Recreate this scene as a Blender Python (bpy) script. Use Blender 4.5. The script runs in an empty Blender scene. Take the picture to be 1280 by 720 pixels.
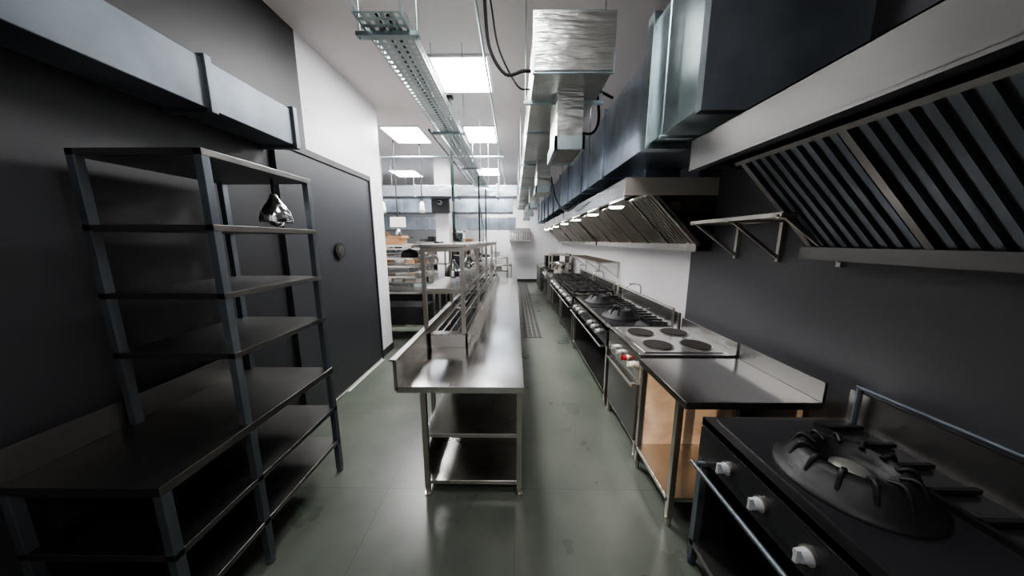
import bpy, math, random
from mathutils import Vector, Matrix
random.seed(4)
scene = bpy.context.scene

# ------------------------------------------------------------------ materials
def newmat(name):
    m = bpy.data.materials.new(name); m.use_nodes = True
    nt = m.node_tree; b = nt.nodes['Principled BSDF']
    return m, nt, b

def mat(name, col, rough=0.5, metal=0.0, noise=None, bump=None, rvar=None, spec=None, coat=0):
    m, nt, b = newmat(name)
    N, L = nt.nodes, nt.links
    b.inputs['Base Color'].default_value = (*col, 1)
    b.inputs['Roughness'].default_value = rough
    b.inputs['Metallic'].default_value = metal
    if spec is not None: b.inputs['Specular IOR Level'].default_value = spec
    if coat: b.inputs['Coat Weight'].default_value = coat
    tc = N.new('ShaderNodeTexCoord')
    def nz(sc, detail=3):
        mp = N.new('ShaderNodeMapping'); mp.inputs['Scale'].default_value = sc
        L.new(tc.outputs['Object'], mp.inputs['Vector'])
        n = N.new('ShaderNodeTexNoise'); n.inputs['Scale'].default_value = 1
        n.inputs['Detail'].default_value = detail
        L.new(mp.outputs['Vector'], n.inputs['Vector'])
        return n
    if noise:
        n = nz(noise[0]); r = N.new('ShaderNodeValToRGB')
        a = noise[1]
        r.color_ramp.elements[0].position = 0.3; r.color_ramp.elements[1].position = 0.7
        r.color_ramp.elements[0].color = (*[max(0, c*(1-a)) for c in col], 1)
        r.color_ramp.elements[1].color = (*[min(1, c*(1+a)) for c in col], 1)
        L.new(n.outputs['Fac'], r.inputs['Fac']); L.new(r.outputs['Color'], b.inputs['Base Color'])
    if rvar:
        n = nz(rvar[0],1); mr = N.new('ShaderNodeMapRange')
        mr.inputs['From Min'].default_value = .3; mr.inputs['From Max'].default_value = .7
        mr.inputs['To Min'].default_value = rvar[1]; mr.inputs['To Max'].default_value = rvar[2]
        L.new(n.outputs['Fac'], mr.inputs['Value']); L.new(mr.outputs['Result'], b.inputs['Roughness'])
    if bump:
        n = nz(bump[0], bump[3] if len(bump)>3 else 1); bp = N.new('ShaderNodeBump')
        bp.inputs['Strength'].default_value = bump[1]; bp.inputs['Distance'].default_value = bump[2]
        L.new(n.outputs['Fac'], bp.inputs['Height']); L.new(bp.outputs['Normal'], b.inputs['Normal'])
    return m

def emis(name, col, s):
    m, nt, b = newmat(name)
    b.inputs['Base Color'].default_value = (*col, 1)
    b.inputs['Emission Color'].default_value = (*col, 1)
    b.inputs['Emission Strength'].default_value = s
    return m

STEEL = mat('brushed_steel', (.62,.60,.57), .26, 1, rvar=((1.5,1.5,3),.22,.29))
SATIN = mat('satin_steel_brightened', (.72,.66,.58), .48, .65, noise=((2,2,2),.08))  # hood end plates: lit look put into a lighter, warmer colour
STOP  = mat('steel_worktop', (.68,.67,.66), .2, 1, rvar=((3,3,3),.13,.20), bump=((1.6,1.2,1.6),.2,.02,0))
STUBE = mat('steel_tube', (.56,.53,.48), .3, 1)
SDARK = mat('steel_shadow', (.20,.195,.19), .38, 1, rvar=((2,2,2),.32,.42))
FOIL  = mat('foil_insulation', (.56,.57,.55), .28, 1, bump=((4,4,26),.8,.02,3), noise=((3,3,3),.12))
FOILB = mat('foil_blue', (.50,.55,.62), .32, 1, bump=((6,6,14),.5,.02,3), noise=((3,3,3),.2))
GALV  = mat('galvanised_duct', (.40,.46,.54), .34, .95, noise=((2.5,2.5,2.5),.4), bump=((2,2,2),.12,.02,1))
GDARK = mat('galvanised_dimmed', (.14,.16,.18), .5, .8, noise=((2.5,2.5,2.5),.3))  # darkened metal, dimness of the near side fittings put into its colour
GALVL = mat('galvanised_light', (.44,.52,.54), .34, 1, noise=((5,5,5),.15))
BLACK = mat('cast_iron', (.012,.012,.013), .5, .3, bump=((60,60,60),.3,.004))
BPAN  = mat('black_enamel', (.022,.022,.025), .25, .2)
PLATE = mat('hot_plate', (.026,.021,.019), .5, .2)
WHITE = mat('wall_paint_white', (.82,.81,.83), .4, 0, noise=((1.2,1.2,1.2),.03))
GREYW = mat('wall_white_dimmed', (.10,.10,.11), .45, 0, noise=((1.2,1.2,1.2),.05))  # near right wall: white with dimness put into the colour
MIDG  = mat('white_dimmed_grey', (.38,.39,.41), .5, 0, noise=((1.2,1.2,1.2),.05))  # white walls of the back room, dimmer light put into the colour
CHAR  = mat('charcoal_and_dimmed_wall', (.032,.033,.037), .5, 0, noise=((2,2,2),.1))  # charcoal trim; on the near left wall it stands in for dimness
DOORM = mat('door_grey', (.045,.047,.053), .4, 0, noise=((1,1,1),.08))
CEIL  = mat('ceiling_paint', (.68,.63,.62), .75, 0, noise=((.8,.8,.8),.04))
PLAST = mat('white_plastic', (.8,.8,.78), .35)
RED   = mat('red_plastic', (.5,.02,.02), .35)
RUBB  = mat('black_rubber', (.012,.012,.012), .6)
GREEN = mat('green_cable', (.008,.06,.035), .5)
TAN   = mat('protective_film_tan', (.9,.66,.50), .45, .0, noise=((6,20,9),.22))
CARD  = mat('cardboard', (.30,.17,.09), .8, noise=((4,4,4),.15))
FREEZ = mat('freezer_blue_white', (.42,.52,.54), .35)
CHROME= mat('chrome', (.8,.8,.8), .08, 1)
LITE  = emis('panel_light', (1,.985,.98), 84)
LITE2 = emis('panel_light_dim', (1,.985,.98), 27)
WARML = emis('hood_lamp_glass', (1,.93,.84), 40)
GROUT = mat('grate_iron', (.17,.17,.16), .5, .4)

FLOOR, nt, b = newmat('green_epoxy_floor')
N, L = nt.nodes, nt.links
tc = N.new('ShaderNodeTexCoord')
br = N.new('ShaderNodeTexBrick'); br.offset = 0; br.inputs['Scale'].default_value = 1
br.inputs['Brick Width'].default_value = .92; br.inputs['Row Height'].default_value = .92
br.inputs['Mortar Size'].default_value = .003; br.inputs['Mortar Smooth'].default_value = .5
br.inputs['Color1'].default_value = (.118,.134,.114,1); br.inputs['Color2'].default_value = (.108,.124,.106,1)
br.inputs['Mortar'].default_value = (.072,.083,.072,1)
L.new(tc.outputs['Object'], br.inputs['Vector'])
n1 = N.new('ShaderNodeTexNoise'); n1.inputs['Scale'].default_value = 1.3; n1.inputs['Detail'].default_value = 4
n1.inputs['Roughness'].default_value = .6
L.new(tc.outputs['Object'], n1.inputs['Vector'])
mx = N.new('ShaderNodeMix'); mx.data_type = 'RGBA'; mx.blend_type = 'MULTIPLY'; mx.inputs[0].default_value = .9
rp = N.new('ShaderNodeValToRGB'); rp.color_ramp.elements[0].position = .3; rp.color_ramp.elements[1].position = .7
rp.color_ramp.elements[0].color = (.62,.64,.62,1); rp.color_ramp.elements[1].color = (1.3,1.25,1.2,1)
L.new(n1.outputs['Fac'], rp.inputs['Fac'])
L.new(br.outputs['Color'], mx.inputs[6]); L.new(rp.outputs['Color'], mx.inputs[7])
L.new(mx.outputs[2], b.inputs['Base Color'])
mr = N.new('ShaderNodeMapRange'); mr.inputs['To Min'].default_value = .18; mr.inputs['To Max'].default_value = .42
L.new(n1.outputs['Fac'], mr.inputs['Value']); L.new(mr.outputs['Result'], b.inputs['Roughness'])

# ------------------------------------------------------------------ mesh builder
class B:
    def __init__(s): s.v=[]; s.f=[]; s.m=[]; s.s=[]; s.mats=[]
    def mi(s, m):
        if m not in s.mats: s.mats.append(m)
        return s.mats.index(m)
    def add(s, vs, fs, m, smooth=False):
        o=len(s.v); s.v += [tuple(v) for v in vs]; k=s.mi(m)
        for f in fs: s.f.append([i+o for i in f]); s.m.append(k); s.s.append(smooth)
    def box(s,x0,x1,y0,y1,z0,z1,m):
        if x0>x1:x0,x1=x1,x0
        if y0>y1:y0,y1=y1,y0
        if z0>z1:z0,z1=z1,z0
        vs=[(x,y,z) for z in (z0,z1) for y in (y0,y1) for x in (x0,x1)]
        s.add(vs,[(0,2,3,1),(4,5,7,6),(0,1,5,4),(2,6,7,3),(0,4,6,2),(1,3,7,5)],m)
    def prism(s, pts, axis, a0, a1, m):
        n=len(pts)
        def mk(p,a):
            if axis=='y': return (p[0],a,p[1])
            if axis=='x': return (a,p[0],p[1])
            return (p[0],p[1],a)
        vs=[mk(p,a0) for p in pts]+[mk(p,a1) for p in pts]
        fs=[tuple(range(n)),tuple(range(2*n-1,n-1,-1))]+[(i,i+n,(i+1)%n+n,(i+1)%n) for i in range(n)]
        s.add(vs,fs,m)
    def cyl(s,p0,p1,r,m,seg=16,r2=None):
        p0=Vector(p0);p1=Vector(p1);r2=r if r2 is None else r2
        d=(p1-p0).normalized(); a=d.orthogonal().normalized(); c=d.cross(a)
        A=[];Bv=[]
        for i in range(seg):
            t=2*math.pi*i/seg; o=a*math.cos(t)+c*math.sin(t)
            A.append(p0+o*r);Bv.append(p1+o*r2)
        s.add(A+Bv,[(i,(i+1)%seg,(i+1)%seg+seg,i+seg) for i in range(seg)],m,True)
        s.add(A,[tuple(range(seg-1,-1,-1))],m); s.add(Bv,[tuple(range(seg))],m)
    def lathe(s,c,prof,m,seg=24,axis='z'):
        c=Vector(c); vs=[]
        for r,h in prof:
            for i in range(seg):
                t=2*math.pi*i/seg
                if axis=='z': vs.append(c+Vector((r*math.cos(t),r*math.sin(t),h)))
                else: vs.append(c+Vector((h,r*math.cos(t),r*math.sin(t))))
        fs=[]
        for k in range(len(prof)-1):
            for i in range(seg):
                j=(i+1)%seg; fs.append((k*seg+i,k*seg+j,(k+1)*seg+j,(k+1)*seg+i))
        s.add(vs,fs,m,True)
    def tube(s,pts,r,m,seg=8):
        P=[Vector(p) for p in pts]; Q=[]
        if len(P)>2:
            E=[P[0]*2-P[1]]+P+[P[-1]*2-P[-2]]
            for i in range(1,len(E)-2):
                for k in range(6):
                    t=k/6; a,b_,c,d=E[i-1],E[i],E[i+1],E[i+2]
                    Q.append(.5*((2*b_)+(c-a)*t+(2*a-5*b_+4*c-d)*t*t+(3*b_-a-3*c+d)*t**3))
            Q.append(P[-1])
        else: Q=P
        vs=[]; up=None
        for i,p in enumerate(Q):
            d=(Q[min(i+1,len(Q)-1)]-Q[max(i-1,0)]).normalized()
            a=d.orthogonal().normalized() if up is None else (up-d*up.dot(d)).normalized()
            up=a; c=d.cross(a)
            for k in range(seg):
                t=2*math.pi*k/seg; vs.append(p+(a*math.cos(t)+c*math.sin(t))*r)
        fs=[(i*seg+k,i*seg+(k+1)%seg,(i+1)*seg+(k+1)%seg,(i+1)*seg+k) for i in range(len(Q)-1) for k in range(seg)]
        s.add(vs,fs,m,True)
    def plate(s, o, u, v, n, t, m):
        o=Vector(o);u=Vector(u);v=Vector(v);w=Vector(n).normalized()*t
        vs=[o,o+u,o+u+v,o+v,o+w,o+u+w,o+u+v+w,o+v+w]
        s.add(vs,[(0,3,2,1),(4,5,6,7),(0,1,5,4),(1,2,6,5),(2,3,7,6),(3,0,4,7)],m)
    def build(s,name,bevel=0.0,seg=2):
        me=bpy.data.meshes.new(name); me.from_pydata(s.v,[],s.f)
        for m in s.mats: me.materials.append(m)
        me.polygons.foreach_set('material_index',s.m); me.polygons.foreach_set('use_smooth',s.s)
        me.update()
        import bmesh
        bm=bmesh.new(); bm.from_mesh(me); bmesh.ops.recalc_face_normals(bm,faces=bm.faces); bm.to_mesh(me); bm.free()
        ob=bpy.data.objects.new(name,me); scene.collection.objects.link(ob)
        if bevel:
            md=ob.modifiers.new('bevel','BEVEL'); md.width=bevel; md.segments=seg; md.limit_method='ANGLE'; md.angle_limit=math.radians(50)
            md.use_clamp_overlap=True
        return ob

def slab(name,x0,x1,y0,y1,z0,z1,m,bevel=0):
    o=B(); o.box(x0,x1,y0,y1,z0,z1,m); return o.build(name,bevel)

# ------------------------------------------------------------------ room shell
XR, XL, XLL, YB, YF, ZC = 1.85, -2.05, -6.0, -2.0, 12.5, 3.72
slab('floor', XLL, XR, YB, YF, -.1, 0, FLOOR)
slab('ceiling', XLL, XR, YB, YF, ZC, ZC+.1, CEIL)
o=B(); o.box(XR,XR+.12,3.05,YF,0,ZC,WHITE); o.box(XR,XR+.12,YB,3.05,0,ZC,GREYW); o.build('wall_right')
o=B(); o.box(-1.3, XR, YF, YF+.12, 0, ZC, WHITE); o.box(XLL,-1.3, YF, YF+.12, 0, ZC, MIDG); o.build('wall_far')
slab('wall_behind', XLL, XR, YB-.12, YB, 0, ZC, WHITE)
slab('wall_outer_left', XLL-.12, XLL, 4.6, YF, 0, ZC, MIDG)
o=B(); o.box(XL-.2,XL,3.0,4.62,0,ZC,WHITE); o.box(XL-.2,XL,YB,3.0,0,ZC,CHAR); o.build('wall_left')
slab('wall_left_return', XLL, XL-.2, 4.5, 4.62, 0, ZC, WHITE)
slab('baseboard_left', XL, XL+.015, 4.17, 4.62, 0, .1, CHAR)
slab('baseboard_far', -1.5, XR, YF-.015, YF, 0, .12, CHAR)

# ------------------------------------------------------------------ big sliding door in left wall
o=B()
o.box(XL+.002,XL+.04,2.55,4.15,.01,2.62,DOORM)
o.box(XL+.04,XL+.048,2.58,4.12,.04,.05,SDARK)
o.box(XL+.002,XL+.055,4.13,4.16,0,2.66,CHAR)
o.box(XL+.002,XL+.055,2.55,4.15,2.60,2.66,CHAR)
o.box(XL+.04,XL+.05,2.55,4.15,.015,.03,PLAST)
o.cyl((XL+.04,3.30,1.68),(XL+.07,3.30,1.68),.09,RUBB,20)
o.cyl((XL+.07,3.30,1.68),(XL+.075,3.30,1.68),.06,SDARK,20)
o.build('door_1')
slab('trim_1', XL, XL+.07, 3.2, 4.15, 0, .006, PLAST)

# ------------------------------------------------------------------ ceiling panel lights
def panel(x0,x1,y0,y1,m=None):
    o=B(); z=ZC
    o.box(x0,x1,y0,y1,z-.012,z-.004,m or LITE)
    t=.03
    o.box(x0-t,x1+t,y0-t,y0,z-.02,z,PLAST); o.box(x0-t,x1+t,y1,y1+t,z-.02,z,PLAST)
    o.box(x0-t,x0,y0,y1,z-.02,z,PLAST); o.box(x1,x1+t,y0,y1,z-.02,z,PLAST)
    o.build('ceiling_light_panel')
panel(-.90,-.30,3.40,4.12); panel(-2.30,-1.66,5.3,6.1); panel(-.88,-.36,5.3,6.1)
panel(-1.05,-.45,8.2,9.0); panel(-3.5,-2.8,8.4,9.2,LITE2); panel(-4.6,-4.0,5.4,6.2,LITE2); panel(-1.05,-.45,10.8,11.5)
panel(-.35,.25,.9,1.6,LITE2); panel(-.35,.25,-1.3,-.6,LITE2)  # added panels out of view, brighten the near table and ducts

# ------------------------------------------------------------------ island prep table
o=B()
x0,x1,y0,y1=-.78,.065,1.76,7.3
zt=.845
o.box(x0,x1,y0,y1,zt-.045,zt,STOP)
o.box(x0-.012,x0+.012,y0+.0,y1,zt-.03,1.03,STEEL)
o.box(x0-.035,x0+.012,y0+.0,y1,1.02,1.032,STEEL)
xa=-.615
for k,yy in enumerate([1.80,2.95,4.2,5.45,7.2]):
    for xx in (xa,.035):
        o.box(xx-.018,xx+.018,yy-.018,yy+.018,.06,zt-.045,STUBE)
        o.cyl((xx,yy,0),(xx,yy,.06),.014,STUBE,10,.02)
        o.cyl((xx,yy,0),(xx,yy,.012),.026,STUBE,12)
for yy in (2.45,4.2,5.6,7.2):
    o.box(-.77,-.735,yy,yy+.035,.05,zt-.045,STUBE); o.cyl((-.752,yy+.018,0),(-.752,yy+.018,.05),.02,STUBE,10)
for z in (.475,.105):
    o.box(xa-.018,.053,1.80,7.2,z-.03,z,STEEL)
o.box(xa,.04,2.6,2.62,.105,zt-.045,SDARK)
o.box(xa-.015,xa-.011,1.9,2.6,.105,.3,STEEL)
bx0,bx1,by0,by1=-.765,-.42,2.47,7.1
o.box(bx0,bx1,by0,by0+.02,zt,.97,STEEL); o.box(bx0,bx1,by1-.02,by1,zt,.97,STEEL)
o.box(bx1-.02,bx1,by0,by1,zt,.97,STEEL); o.box(bx0,bx0+.02,by0,by1,zt,.97,STEEL)
o.box(bx0+.02,bx1-.02,by0+.02,by1-.02,zt,.86,BPAN)
for yy in (by0+.06,3.5,4.5,5.5,6.5): o.box(bx0+.02,bx1-.02,yy-.04,yy+.03,.955,.97,STEEL)
for i in range(5):
    xx=bx0+.03+i*.068; o.box(xx,xx+.018,by0,by1,.955,.972,STEEL)
o.prism([(bx1,zt),(bx1+.07,zt),(bx1,.93)],'y',by0+.25,by1,STEEL)
o.build('island_prep_table',.003)

# over-shelf
o=B()
px0,px1=-.79,-.455
ys=[2.49,3.55,4.65,5.8,7.05]
for yy in ys:
    for xx in (px0,px1):
        o.box(xx-.017,xx+.017,yy-.017,yy+.017,.972,1.74,STUBE)
    o.box(px0,px1,yy-.014,yy+.014,1.70,1.73,STUBE)
    o.box(px0,px1,yy-.012,yy+.012,1.335,1.36,STUBE)
o.box(px0-.03,px1+.03,2.46,7.08,1.74,1.765,STEEL)
o.box(px0-.02,px1+.02,2.5,7.06,1.36,1.378,STEEL)
for xx in (px0,px1):
    o.box(xx-.014,xx+.014,2.5,7.05,1.70,1.735,STUBE)
    o.box(xx-.01,xx+.01,2.5,7.05,1.33,1.36,STUBE)
o.box(px1+.0,px1+.02,2.5,7.05,1.14,1.16,STUBE)
o.build('pass_over_shelf',.002)

def heat_lamp(x,y,ztop):
    o=B()
    o.cyl((x,y,ztop-.10),(x,y,ztop),.008,RUBB,8)
    o.lathe((x,y,ztop-.26),[(.085,0),(.088,.02),(.075,.07),(.04,.12),(.022,.15),(.018,.17)],CHROME,24)
    o.lathe((x,y,ztop-.26),[(.08,0),(.07,.06),(.03,.12),(.001,.125)],SDARK,24)
    o.lathe((x,y,ztop-.27),[(.001,-.02),(.035,-.005),(.045,.03),(.025,.08)],CHROME,20)
    o.build('heat_lamp')
for yy in (2.9,3.9,5.1): heat_lamp(-.62,yy,1.70)

# ------------------------------------------------------------------ cable tray (perforated)
o=B()
tx0,tx1,ty0,ty1,tz=-.80,-.56,1.60,6.4,2.90
def cuts(a,b_,n,solid=.5):
    w=(b_-a)/n; L_=[a]
    for i in range(n): L_ += [a+i*w+w*solid*.5, a+i*w+w*(1-solid*.5)]
    L_.append(b_); return L_
xs=cuts(tx0,tx1,5,.55); yss=cuts(ty0,ty1,100,.5)
vs=[];fs=[]
for j,y in enumerate(yss):
    for i,x in enumerate(xs): vs.append((x,y,tz))
nx=len(xs)
for j in range(len(yss)-1):
    for i in range(nx-1):
        if i%2==1 and j%2==1: continue
        a=j*nx+i; fs.append((a,a+1,a+nx+1,a+nx))
o.add(vs,fs,GALVL)
for xx in (tx0,tx1):
    vs=[];fs=[];zs=[tz,tz+.02,tz+.045,tz+.06]
    for y in yss:
        for z in zs: vs.append((xx,y,z))
    for j in range(len(yss)-1):
        for i in range(3):
            if i==1 and j%2==1: continue
            a=j*4+i; fs.append((a,a+1,a+5,a+4))
    o.add(vs,fs,GALVL)
for yy in (1.75,3.2,4.7,6.1):
    o.box(tx0-.05,tx1+.05,yy-.02,yy+.02,tz-.022,tz-.001,GALVL)
    for xx in (tx0-.035,tx1+.035): o.cyl((xx,yy,tz-.03),(xx,yy,ZC),.005,GALVL,6)
o.tube([(-.7,1.65,2.915),(-.69,3,2.915),(-.72,4.5,2.915),(-.7,6.3,2.915)],.012,RUBB)
o.tube([(-.64,1.65,2.915),(-.65,3,2.915),(-.63,4.5,2.915),(-.64,6.3,2.915)],.009,RUBB)
o.build('cable_tray')

# ------------------------------------------------------------------ central supply duct (foil-wrapped)
o=B()
dx0,dx1,dz0,dz1=.135,.675,2.95,3.31
o.box(dx0,dx1,2.2,11.5,dz0,dz1,FOIL)
for yy in [2.2+i*1.15 for i in range(9)]:
    o.box(dx0-.012,dx1+.012,yy+.01,yy+.035,dz0-.012,dz1+.012,GALVL)
for yy in (2.6,4.6,6.6,8.6,10.6):
    o.box(dx0-.06,dx1+.06,yy,yy+.03,dz0-.04,dz0-.012,GALVL)
    for xx in (dx0-.045,dx1+.045): o.cyl((xx,yy+.015,dz0-.05),(xx,yy+.015,ZC),.005,GALVL,6)
for yy in (2.4,4.45,6.5,8.5,10.4):
    a0,a1,c0,c1=.31,.55,yy,yy+.5
    o.box(a0+.02,a1-.02,c0+.02,c1-.02,2.58,2.95,FOIL)
    for (p,q,r_,t_) in ((a0,a1,c0,c0+.025),(a0,a1,c1-.025,c1),(a0,a0+.025,c0,c1),(a1-.025,a1,c0,c1)):
        o.box(p,q,r_,t_,2.50,2.60,GALVL)
    for k in range(9):
        y_=c0+.04+k*.05
        o.plate((a0+.02,y_,2.51),(a1-a0-.04,0,0),(0,.025,.03),(0,1,-1),.003,PLAST)
    o.box(a0+.02,a1-.02,c0+.02,c1-.02,2.565,2.58,RUBB)
o.build('supply_air_duct',.004)

# ------------------------------------------------------------------ exhaust duct along the cooking line
o=B()
ex0,ex1,ez0,ez1=.96,1.62,2.47,3.12
o.box(ex0,ex1,2.25,12.3,ez0,ez1,GALV)
for yy in [2.25+i*1.02 for i in range(10)]:
    o.box(ex0-.025,ex1+.025,yy+.001,yy+.03,ez0-.025,ez1+.025,GALV)
    o.box(ex0-.02,ex1+.02,yy+.032,yy+.045,ez0-.02,ez1+.02,GALVL)
o.box(ex0-.01,ex1+.03,1.56,2.22,ez0-.0,ez1+.12,GALVL)
o.box(ex0-.045,ex1+.06,2.16,2.25,ez0-.04,ez1+.16,GALVL)
o.box(ex0-.045,ex1+.06,1.55,1.60,ez0-.04,ez1+.16,GDARK)
for yy in (2.9,4.3,6.0,7.9,9.8):
    o.box(1.25,1.58,yy,yy+.4,2.365,2.47,GALV)
for yy in (1.9,3.7,5.7,7.7,9.7):
    o.cyl((ex0-.06,yy,2.42),(ex0-.06,yy,ZC),.006,GALVL,6)
    o.box(ex0-.08,ex1+.08,yy-.015,yy+.015,2.41,2.43,GALVL)
o.build('exhaust_duct',.003)

# ------------------------------------------------------------------ hoods with baffle filters
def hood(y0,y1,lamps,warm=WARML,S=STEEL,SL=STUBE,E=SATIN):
    o=B()
    hx0,hx1,z0,z1=1.0,XR-.01,2.20,2.355
    o.box(hx0,hx1,y0+.006,y1,z1-.006,z1,S)
    o.box(hx0,hx0+.006,y0+.006,y1,z0,z1,S); o.box(hx1-.006,hx1,y0+.006,y1,z0-.5,z1,S)
    o.box(hx0,hx1,y0,y0+.006,z0,z1,E); o.box(hx0,hx1,y1-.006,y1,z0,z1,S)
    o.box(hx0,hx0+.05,y0+.006,y1,z0-.012,z0+.002,S)
    o.box(hx0+.05,hx0+.26,y0+.01,y1-.01,z0+.05,z0+.056,SDARK)
    A=Vector((hx0+.26,0,z0+.05)); C=Vector((hx1-.10,0,1.76)); d=(C-A); n=Vector((-d.z,0,d.x)).normalized()
    if n.z<0: n=-n
    o.plate((A.x,y0+.02,A.z),(0,y1-y0-.04,0),tuple(d),n,.01,SDARK)
    k=y0+.03; i=0
    while k<y1-.06:
        w=.026
        if i%9==0:
            o.plate((A.x,k,A.z),(0,.03,0),tuple(d),-n,.03,S); k+=.045
        else:
            o.plate((A.x,k,A.z),(0,w,0),tuple(d),-n,.02,SL); k+=.055
        i+=1
    for t in (0,.96):
        p=A+d*t; o.plate((p.x,y0+.02,p.z),(0,y1-y0-.04,0),tuple(d*.035),-n,.034,S)
    o.box(hx1-.14,hx1-.006,y0+.01,y1-.01,1.69,1.70,S); o.box(hx1-.146,hx1-.14,y0+.01,y1-.01,1.69,1.76,S)
    for yy in lamps:
        o.cyl((hx0+.15,yy,z0-.03),(hx0+.15,yy,z0+.05),.085,PLAST,20,.095)
        o.cyl((hx0+.15,yy,z0-.045),(hx0+.15,yy,z0-.03),.07,warm,20,.08)
    o.build('exhaust_hood')
hood(2.72,6.0,(3.37,4.36,5.5))
hood(6.1,8.6,(6.8,8.2))
hood(8.7,11.4,(9.5,10.6))
hood(-.3,1.75,(),S=SDARK,SL=GDARK,E=SDARK)  # near hood, dimmed through darker metal colours

# ------------------------------------------------------------------ cooking line
def feet(o,x0,x1,y0,y1,h=.12):
    for xx in (x0+.03,x1-.03):
        for yy in (y0+.03,y1-.03):
            o.box(xx-.018,xx+.018,yy-.018,yy+.018,.02,h+.01,STUBE); o.cyl((xx,yy,0),(xx,yy,.025),.024,STUBE,10)
def knob(o,x,y,z,m,r=.024):
    o.cyl((x,y,z),(x-.012,y,z),r*1.25,STUBE,16); o.cyl((x-.012,y,z),(x-.04,y,z),r,m,16,r*.85)
    o.box(x-.052,x-.038,y-.006,y+.006,z-r,z+r,m)
CX0,CX1=.985,1.74

def grate(o,xc,yc,w,d,z):
    t=.012
    for xx in (xc-w/2,xc+w/2): o.box(xx-t,xx+t,yc-d/2,yc+d/2,z-.012,z+.012,BLACK)
    for yy in (yc-d/2,yc+d/2): o.box(xc-w/2,xc+w/2,yy-t,yy+t,z-.012,z+.012,BLACK)
    for a in range(8):
        t_=a*math.pi/4; r=.05; e=min(w,d)/2 if a%2==0 else min(w,d)/2*1.25
        o.tube([(xc+r*math.cos(t_),yc+r*math.sin(t_),z+.01),(xc+e*math.cos(t_),yc+e*math.sin(t_),z)],.008,BLACK,6)
    o.lathe((xc,yc,z-.045),[(.075,0),(.075,.015),(.05,.03),(.05,.04),(.001,.042)],BLACK,18)
    for sx in (-1,1):
        for sy in (-1,1): o.box(xc+sx*w/2-.01,xc+sx*w/2+.01,yc+sy*d/2-.01,yc+sy*d/2+.01,z-.05,z,BLACK)

def gas_range(y0,y1,ny,wok=False,zt=.89,dimmed=False):
    o=B(); ST=SDARK if dimmed else STEEL; TB=GDARK if dimmed else STUBE; KN=MIDG if dimmed else PLAST  # dimmed variant: darkness put into the metal and knob colours
    o.box(CX0+.02,CX1,y0,y1,zt-.20,zt-.03,BPAN)
    o.box(CX0,CX1,y0,y1,zt-.035,zt,ST)
    o.box(CX0,CX0+.02,y0,y1,zt-.045,zt+.002,ST)
    o.box(CX0-.005,CX0+.02,y0+.005,y1-.005,zt-.21,zt-.05,BPAN)
    o.tube([(CX0-.06,y0+.04,zt-.225),(CX0-.06,y1-.04,zt-.225)],.011,TB)
    for yy in (y0+.06,(y0+y1)/2,y1-.06): o.box(CX0-.06,CX0+.02,yy-.008,yy+.008,zt-.235,zt-.215,TB)
    for yy in (y0,y1-.035):
        o.box(CX0,CX0+.035,yy,yy+.035,.04,zt-.2,TB); o.box(CX1-.035,CX1,yy,yy+.035,.04,zt-.2,TB)
        for xx in (CX0+.018,CX1-.018): o.cyl((xx,yy+.018,0),(xx,yy+.018,.045),.022,TB,10)
    o.box(CX0,CX1,y0+.01,y1-.01,.13,.16,SDARK)
    o.box(CX0+.03,CX1,y0+.003,y0+.01,.14,zt-.2,SDARK); o.box(CX0+.03,CX1,y1-.01,y1-.003,.14,zt-.2,SDARK)
    o.box(CX1-.02,CX1-.01,y0,y1,.14,zt-.2,SDARK)
    o.box(CX1-.02,CX1,y0,y1,zt,zt+.16,ST)
    st=(y1-y0)/ny
    for i in range(ny):
        yc=y0+st*(i+.5)
        if wok:
            o.box(CX0+.05,CX1-.06,yc-st*.46,yc+st*.46,zt,zt+.006,BPAN)
            xc=CX0+.29; R=.19
            o.lathe((xc,yc,zt+.004),[(R+.03,0),(R+.03,.015),(R,.02),(R*.82,.085),(R*.70,.10),(R*.62,.10),(R*.55,.06),(R*.4,.03),(.001,.03)],BLACK,32)
            for a in range(12):
                t=a*math.pi/6; c,s_=math.cos(t),math.sin(t)
                o.tube([(xc+R*.9*c,yc+R*.9*s_,zt+.05),(xc+R*.76*c,yc+R*.76*s_,zt+.112),(xc+R*.55*c,yc+R*.55*s_,zt+.10)],.008,BLACK,6)
            o.lathe((xc,yc,zt+.03),[(.06,0),(.06,.03),(.03,.045),(.001,.045)],GROUT,18)
            for k in range(6):
                yy=yc-st*.36+k*st*.144; o.box(CX1-.26,CX1-.07,yy-.008,yy+.008,zt+.012,zt+.03,BLACK)
            o.box(CX1-.27,CX1-.25,yc-st*.4,yc+st*.4,zt+.006,zt+.03,BLACK)
            for dy in (-.17,.02,.2): knob(o,CX0-.005,yc+dy,zt-.12,KN)
        else:
            grate(o,CX0+.2,yc,.33,min(.34,st*.88),zt+.05); grate(o,CX1-.22,yc,.31,min(.34,st*.88),zt+.05)
            for dy in (-.08,.08): knob(o,CX0-.005,yc+dy,zt-.12,KN,.02)
    o.tube([(CX1-.05,y0+.05,zt+.2),(CX1-.05,y1-.05,zt+.2)],.012,TB)
    for yy in (y0+.06,y1-.06): o.cyl((CX1-.05,yy,zt),(CX1-.05,yy,zt+.2),.012,TB,8)
    o.tube([(CX1-.05,(y0+y1)/2,zt+.2),(CX1-.07,(y0+y1)/2,zt+.32),(CX1-.2,(y0+y1)/2,zt+.33),(CX1-.25,(y0+y1)/2,zt+.28)],.012,CHROME)
    o.build('wok_range' if wok else 'gas_range')
gas_range(2.93,4.66,2,True)
gas_range(4.78,6.06,3)
gas_range(6.12,7.45,3)
gas_range(-.25,1.38,2,True,dimmed=True)

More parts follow.
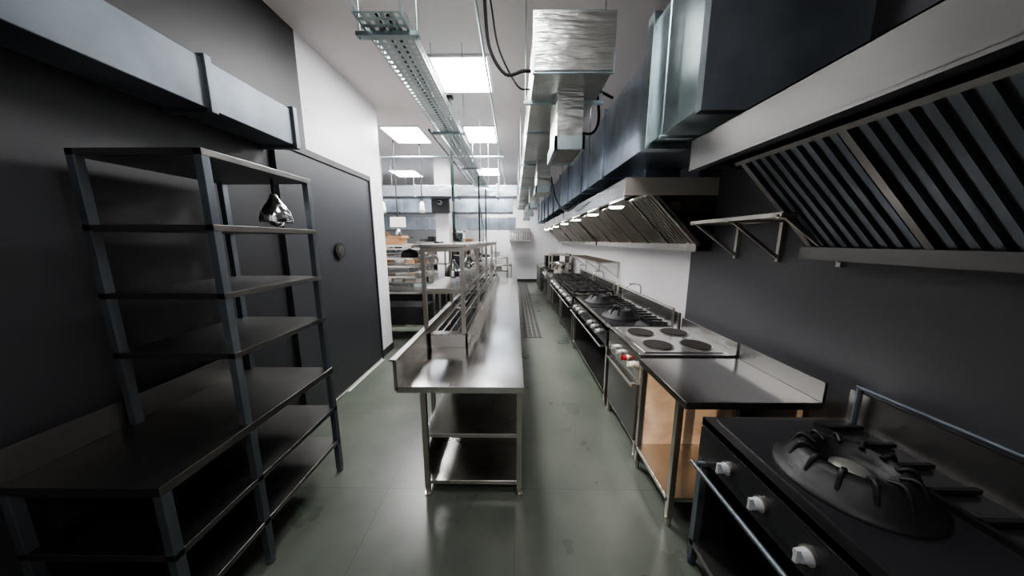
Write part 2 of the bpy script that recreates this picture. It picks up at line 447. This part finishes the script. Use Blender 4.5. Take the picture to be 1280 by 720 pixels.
# electric hot-plate range
o=B()
y0,y1,zt=2.14,2.88,.915
feet(o,CX0,CX1,y0,y1)
o.box(CX0+.02,CX1,y0,y1,.11,zt-.03,STEEL)
o.box(CX0,CX1,y0,y1,zt-.03,zt,STOP)
o.box(CX0,CX0+.02,y0,y1,zt-.23,zt-.03,STEEL)
o.box(CX0+.003,CX0+.02,y0+.03,y1-.03,.15,zt-.26,SDARK)
o.box(CX0-.04,CX0-.02,y0+.06,y1-.06,zt-.30,zt-.28,STUBE)
for yy in (y0+.08,y1-.1): o.box(CX0-.03,CX0+.01,yy,yy+.02,zt-.30,zt-.28,STUBE)
o.box(CX0+.05,CX1-.05,y0+.04,y1-.04,zt,zt+.006,STOP)
for xx in (CX0+.23,CX0+.55):
    for yy in (y0+.2,y0+.54):
        o.cyl((xx,yy,zt+.006),(xx,yy,zt+.010),.125,STUBE,32); o.cyl((xx,yy,zt+.010),(xx,yy,zt+.016),.113,PLATE,32)
for k,m in enumerate([PLAST,RED,PLAST,PLAST]):
    knob(o,CX0,y0+.12+k*.13,zt-.13,m,.022)
o.box(CX1-.015,CX1,y0,y1,zt,zt+.1,STEEL)
o.build('hot_plate_range',.003)

# near stainless side table
o=B()
y0,y1,zt=1.50,2.11,.90
o.box(.965,CX1,y0,y1,zt-.045,zt,STOP)
o.box(CX1-.015,CX1,y0,y1,zt,zt+.12,SDARK)
for xx in (.985,CX1-.02):
    for yy in (y0+.085,y1-.05):
        o.box(xx-.018,xx+.018,yy-.018,yy+.018,.06,zt-.045,STUBE); o.cyl((xx,yy,0),(xx,yy,.06),.016,STUBE,10,.022)
o.box(.967,CX1,y0+.085,y1-.03,.16,.19,STEEL)
o.box(.99,CX1-.03,y1-.035,y1-.03,.19,zt-.05,TAN)
o.build('side_work_table',.003)

# equipment at the far end of the cooking line
o=B()
y0,y1=7.6,8.6
o.box(CX0,CX1,y0,y1,.1,.80,SDARK); o.box(CX0,CX1,y0,y1,.80,.84,STEEL); feet(o,CX0,CX1,y0,y1)
for yy in (7.85,8.3):
    o.lathe((1.3,yy,.84),[(.001,.0),(.17,0),(.175,.30),(.185,.31),(.165,.31),(.16,.02)],STEEL,24)
    o.lathe((1.3,yy,1.15),[(.18,0),(.1,.04),(.001,.05)],STEEL,24)
    o.tube([(1.12,yy-.03,1.08),(1.08,yy,1.1),(1.12,yy+.03,1.08)],.008,STUBE)
o.build('stock_pot_stove')
o=B()
y0,y1=8.75,9.75
o.box(CX0,CX1,y0,y1,.12,.86,STEEL); feet(o,CX0,CX1,y0,y1,.12)
o.box(CX0-.01,CX0,y0+.03,y1-.03,.18,.6,BPAN)
o.box(CX0+.05,CX1,y0+.05,y1-.05,.86,.90,BLACK)
for zz in (1.05,1.32): o.box(CX0+.15,CX1,y0+.1,y1-.1,zz,zz+.05,STEEL)
o.box(CX1-.06,CX1,y0+.1,y1-.1,.9,1.37,STEEL)
for yy in (y0+.1,y1-.14): o.box(CX0+.15,CX0+.19,yy,yy+.04,.9,1.37,STUBE)
for k in range(5): knob(o,CX0-.01,y0+.15+k*.17,.74,PLAST,.022)
o.build('griddle_station')
o=B()
y0,y1=10.0,11.6
o.box(.9,CX1,y0,y1,.1,.85,SDARK); feet(o,.9,CX1,y0,y1); o.box(.88,CX1,y0-.02,y1+.02,.85,.89,STEEL)
o.box(1.1,1.6,10.2,10.7,.89,1.25,BPAN); o.lathe((1.3,11.1,.89),[(.001,0),(.15,0),(.15,.25),(.12,.28),(.001,.3)],CHROME,24)
o.build('far_work_counter')

def wall_shelf(y0,y1,z):
    o=B(); xf=1.45; xb=XR
    o.box(xf,xf+.025,y0,y1,z-.025,z,STUBE); o.box(xb-.03,xb-.005,y0,y1,z-.025,z,STUBE)
    n=int((y1-y0)/.05)
    for i in range(n+1):
        yy=y0+(y1-y0)*i/n; o.cyl((xf,yy,z-.006),(xb-.01,yy,z-.006),.006,STUBE,6)
    for i in range(4):
        xx=xf+.07+i*.08; o.cyl((xx,y0,z-.012),(xx,y1,z-.012),.006,STUBE,6)
    for yy in (y0+.02,(y0+y1)/2,y1-.02):
        o.box(xb-.025,xb,yy-.012,yy+.012,z-.30,z,STUBE); o.box(xf,xb,yy-.012,yy+.012,z-.03,z-.01,STUBE)
        o.plate((xf+.02,yy-.008,z-.02),(xb-xf-.03,0,-.27),(0,.016,0),(0.6,0,.8),.02,STUBE)
    o.build('wall_shelf')
wall_shelf(5.08,7.4,1.42)
wall_shelf(1.62,2.44,1.95)

o=B()
o.box(.17,.53,5.15,11.8,0,.003,RUBB)
yy=5.17
while yy<11.75:
    o.box(.18,.52,yy,yy+.03,.003,.010,GROUT); yy+=.075
for xx in (.17,.255,.34,.425,.51): o.box(xx,xx+.02,5.15,11.8,.003,.0105,GROUT)
o.build('floor_drain_grate')

# ------------------------------------------------------------------ cross ducts, column, far items
def cross_duct(name,x0,x1,y0,y1,z0,z1,m=FOILB,st=.9):
    o=B(); o.box(x0,x1,y0,y1,z0,z1,m); k=x0
    while k<=x1: o.box(k,min(k+.04,x1+.01),y0-.02,y1+.02,z0-.02,z1+.02,GALVL); k+=st
    for xx in (x0+.6,(x0+x1)/2,x1-.4):
        for yy in (y0-.03,y1+.03): o.cyl((xx,yy,z0-.02),(xx,yy,ZC),.006,GALVL,6)
    o.build(name,.004)
cross_duct('cross_air_duct',-5.8,.05,6.55,7.0,2.75,2.98)
cross_duct('cross_air_duct',-5.8,-.05,8.1,8.7,2.55,2.95,GALV)
cross_duct('cross_air_duct',-5.8,.05,10.0,10.5,2.15,2.55,FOILB,.35)
for xx in (-2.75,-1.93):
    o=B(); o.lathe((xx,6.2,2.35),[(.001,0),(.05,.01),(.06,.08),(.045,.2),(.02,.24)],PLAST,16); o.cyl((xx,6.2,2.58),(xx,6.2,ZC),.012,RUBB,8)
    o.build('pendant_lamp')
o=B(); o.box(-2.52,-2.24,5.95,6.05,2.06,2.26,PLAST); o.cyl((-2.38,6,2.26),(-2.38,6,ZC),.012,RUBB,8)
o.lathe((-2.38,6.0,1.86),[(.001,0),(.05,.01),(.07,.05),(.06,.12),(.03,.2)],CHROME,20); o.build('pendant_lamp')
o=B(); o.box(-1.95,-1.62,7.3,7.63,0,3.72,WHITE); o.build('wall_column')
o=B(); o.box(-2.0,-1.57,7.15,7.3,2.45,2.95,CHAR)
o.cyl((-1.78,7.15,2.68),(-1.78,7.05,2.68),.05,PLAST,16); o.cyl((-1.78,7.05,2.68),(-1.78,7.0,2.68),.035,BPAN,16); o.build('cctv_camera')

def rack(name,x0,x1,y0,y1,zs,h,items=False,solid=None):
    o=B()
    for xx in (x0,x1-.035):
        for yy in (y0,y1-.035):
            o.box(xx,xx+.035,yy,yy+.035,.03,h,STUBE); o.cyl((xx+.018,yy+.018,0),(xx+.018,yy+.018,.035),.022,STUBE,10)
    for z in zs: o.box(x0,x1,y0,y1,z-.035,z,STEEL)
    if solid: o.box(x0+.03,x1-.03,y0+.05,y1-.03,solid[0],solid[1],BPAN)
    if items:
        r=random.Random(int(x0*100+y0*10))
        for z in zs[1:]:
            xx=x0+.08
            while xx<x1-.25:
                w=r.uniform(.10,.25); hh=r.uniform(.06,.2); m=r.choice([STEEL,SDARK,CARD,PLAST,BPAN,STUBE])
                if r.random()<.5: o.box(xx,xx+w,y0+.06,y1-.1,z,z+hh*.8,m)
                else: o.lathe((xx+w/2,(y0+y1)/2,z),[(.001,0),(w*.42,0),(w*.5,hh),(w*.46,hh),(w*.4,.02)],m,16)
                xx+=w+r.uniform(.03,.15)
    o.build(name,.002)
rack('steel_shelf_table',-3.2,-1.56,4.95,5.55,[.30,.90,1.18,1.36,1.50,1.72],1.74,False,(.301,.62))
rack('steel_shelf_table',-3.1,-1.5,6.3,6.9,[.25,.88,1.3,1.62],1.64,True,(.26,.6))
rack('steel_storage_rack',-4.8,-3.3,6.0,6.6,[.3,.8,1.3,1.8],1.85,True)
rack('steel_work_table',-1.45,-1.0,5.4,7.0,[.3,.86],.86,False,(.31,.5))
rack('steel_shelf_table',-3.0,-1.2,8.9,9.5,[.3,.9,1.35,1.75],1.78,True,(.31,.6))
rack('steel_storage_rack',-5.2,-3.4,9.2,9.8,[.3,.9,1.4,1.9],1.95,True)
rack('steel_work_table',-1.1,-.2,8.6,9.4,[.3,.9,1.3],1.3,True)
rack('steel_work_table',-.9,-.1,10.6,11.4,[.3,.9],.9,False)
o=B(); o.box(-2.75,-1.75,7.75,8.35,.08,.82,FREEZ); o.box(-2.77,-1.73,7.73,8.37,.83,.92,PLAST); o.box(-2.3,-2.15,7.70,7.735,.82,.87,BPAN)
for xx in (-2.7,-1.82):
    for yy in (7.8,8.26): o.cyl((xx,yy,0),(xx,yy,.08),.03,RUBB,12)
o.build('chest_freezer',.012,3)
o=B(); cx,cy=-1.90,5.25
o.lathe((cx,cy,1.501),[(.15,0),(.155,.02),(.14,.08),(.09,.12),(.03,.135),(.001,.137)],BLACK,28); o.cyl((cx,cy,1.635),(cx,cy,1.66),.03,STUBE,12)
o.build('domed_pan')
o=B(); o.box(-2.35,-2.0,5.05,5.4,1.722,1.83,CARD); o.box(-2.2,-1.95,5.05,5.4,1.831,1.87,CARD); o.build('cardboard_box',.004)
o=B(); o.box(-3.2,-3.1,YF-.05,YF-.001,0,2.2,PLAST); o.box(-2.2,-2.1,YF-.05,YF-.001,0,2.2,PLAST); o.box(-3.2,-2.1,YF-.05,YF-.001,2.1,2.2,PLAST); o.box(-3.1,-2.2,YF-.03,YF-.001,0,2.1,DOORM); o.build('door_2')
o=B(); o.box(-.2,.65,11.9,12.5,1.75,1.8,STEEL); o.prism([(11.9,1.8),(12.49,1.8),(12.49,2.3),(11.95,2.1)],'x',-.2,.65,SDARK)
for i in range(9): o.plate((-.18+i*.095,11.91,1.8),(.03,0,0),(0,.04,.28),(0,-1,.1),.015,STEEL)
o.build('extractor_canopy')

# ------------------------------------------------------------------ cables & conduit
o=B()
o.tube([(-.22,2.4,3.71),(-.215,2.4,3.45),(-.185,2.4,3.2),(-.07,2.4,3.03),(.06,2.4,3.05),(.12,2.42,3.06)],.012,RUBB)
o.tube([(-.20,2.5,3.71),(-.17,2.5,3.5),(-.12,2.5,3.25),(.02,2.5,3.0),(.12,2.5,2.97)],.007,RUBB)
o.build('power_cable')
o=B(); o.tube([(.55,2.65,2.70),(.68,2.7,2.72),(.74,2.75,2.85),(.73,2.8,3.1),(.78,2.9,3.14),(.93,3.0,3.13)],.012,RUBB); o.build('duct_cable')
o=B(); o.tube([(.69,6.0,3.2),(.8,5.8,2.6),(.9,5.2,2.3),(.93,4.2,2.33)],.012,RUBB); o.build('hood_cable')
o=B(); o.box(-.92,-.84,4.23,4.31,3.69,ZC,RUBB); o.cyl((-.88,4.27,1.8),(-.88,4.27,3.7),.018,RUBB,10)
o.tube([(-.88,4.25,2.9),(-.86,4.2,2.4),(-.84,4.1,2.0),(-.74,4.0,1.78)],.009,GREEN)
o.box(-.92,-.84,4.22,4.27,2.2,2.34,PLAST)
o.build('power_drop_pole')
o=B()
for (x,y) in ((-.62,5.2),(-.62,6.4)):
    o.cyl((x,y,1.765),(x,y,2.88),.014,RUBB,10)
o.tube([(-.62,5.2,2.5),(-.55,5.0,2.1),(-.50,4.8,1.9),(-.5,4.6,1.78)],.01,GREEN)
o.build('conduit_drop')
o=B(); o.tube([(-5.5,5.6,3.3),(-.2,5.6,3.3)],.02,GALVL); o.tube([(-.3,2.0,3.6),(-.3,12,3.6)],.012,GALVL); o.tube([(-1.3,4.7,3.45),(-1.3,12,3.45)],.018,RUBB)
o.build('conduit_pipe')

# ------------------------------------------------------------------ left-hand wall bench (nearer part of the room)
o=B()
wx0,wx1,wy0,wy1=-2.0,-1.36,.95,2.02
o.box(wx0,wx1,wy0,wy1,.82,.86,SDARK)  # bench and shelves use darkened metal in place of dim light
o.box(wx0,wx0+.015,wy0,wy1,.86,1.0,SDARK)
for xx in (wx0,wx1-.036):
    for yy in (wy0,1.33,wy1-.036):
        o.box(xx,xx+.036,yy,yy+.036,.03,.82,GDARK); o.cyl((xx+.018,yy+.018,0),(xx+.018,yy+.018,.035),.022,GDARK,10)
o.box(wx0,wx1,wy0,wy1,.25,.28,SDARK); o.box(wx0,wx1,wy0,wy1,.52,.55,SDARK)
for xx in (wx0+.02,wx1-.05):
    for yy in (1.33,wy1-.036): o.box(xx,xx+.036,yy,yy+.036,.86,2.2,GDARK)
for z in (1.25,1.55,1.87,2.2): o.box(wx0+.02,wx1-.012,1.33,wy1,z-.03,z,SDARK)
o.build('prep_bench_with_shelves',.002)
heat_lamp(-1.5,1.85,2.17)
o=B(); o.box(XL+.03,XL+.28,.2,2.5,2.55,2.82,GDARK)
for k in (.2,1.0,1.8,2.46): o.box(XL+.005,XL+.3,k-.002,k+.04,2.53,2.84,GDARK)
o.build('side_air_duct',.004)

# ------------------------------------------------------------------ added warm spot without a fixture, brightens the tan panel under the side table
sp=bpy.data.lights.new('warm_fill_spot','SPOT'); sp.energy=420; sp.color=(1,.78,.58); sp.spot_size=math.radians(11); sp.spot_blend=.25; sp.shadow_soft_size=.03
so=bpy.data.objects.new('warm_fill_spot',sp); scene.collection.objects.link(so)
so.location=(-1.5,-1.5,1.95); tgt=Vector((1.12,2.05,.50))
so.rotation_euler=(tgt-Vector(so.location)).to_track_quat('-Z','Y').to_euler()

# ------------------------------------------------------------------ world + camera
w=bpy.data.worlds.new('World'); scene.world=w; w.use_nodes=True
w.node_tree.nodes['Background'].inputs[0].default_value=(.5,.55,.6,1); w.node_tree.nodes['Background'].inputs[1].default_value=.05
cam=bpy.data.cameras.new('camera'); co=bpy.data.objects.new('camera',cam); scene.collection.objects.link(co)
co.location=(0,0,1.8); co.rotation_euler=(math.radians(90-9.46),0,math.radians(.48))
cam.sensor_width=36; cam.lens=36*360/1280; cam.clip_start=.02
scene.camera=co
try:
    scene.view_settings.view_transform='AgX'; scene.view_settings.look='AgX - Medium High Contrast'
except Exception as e: print(e)
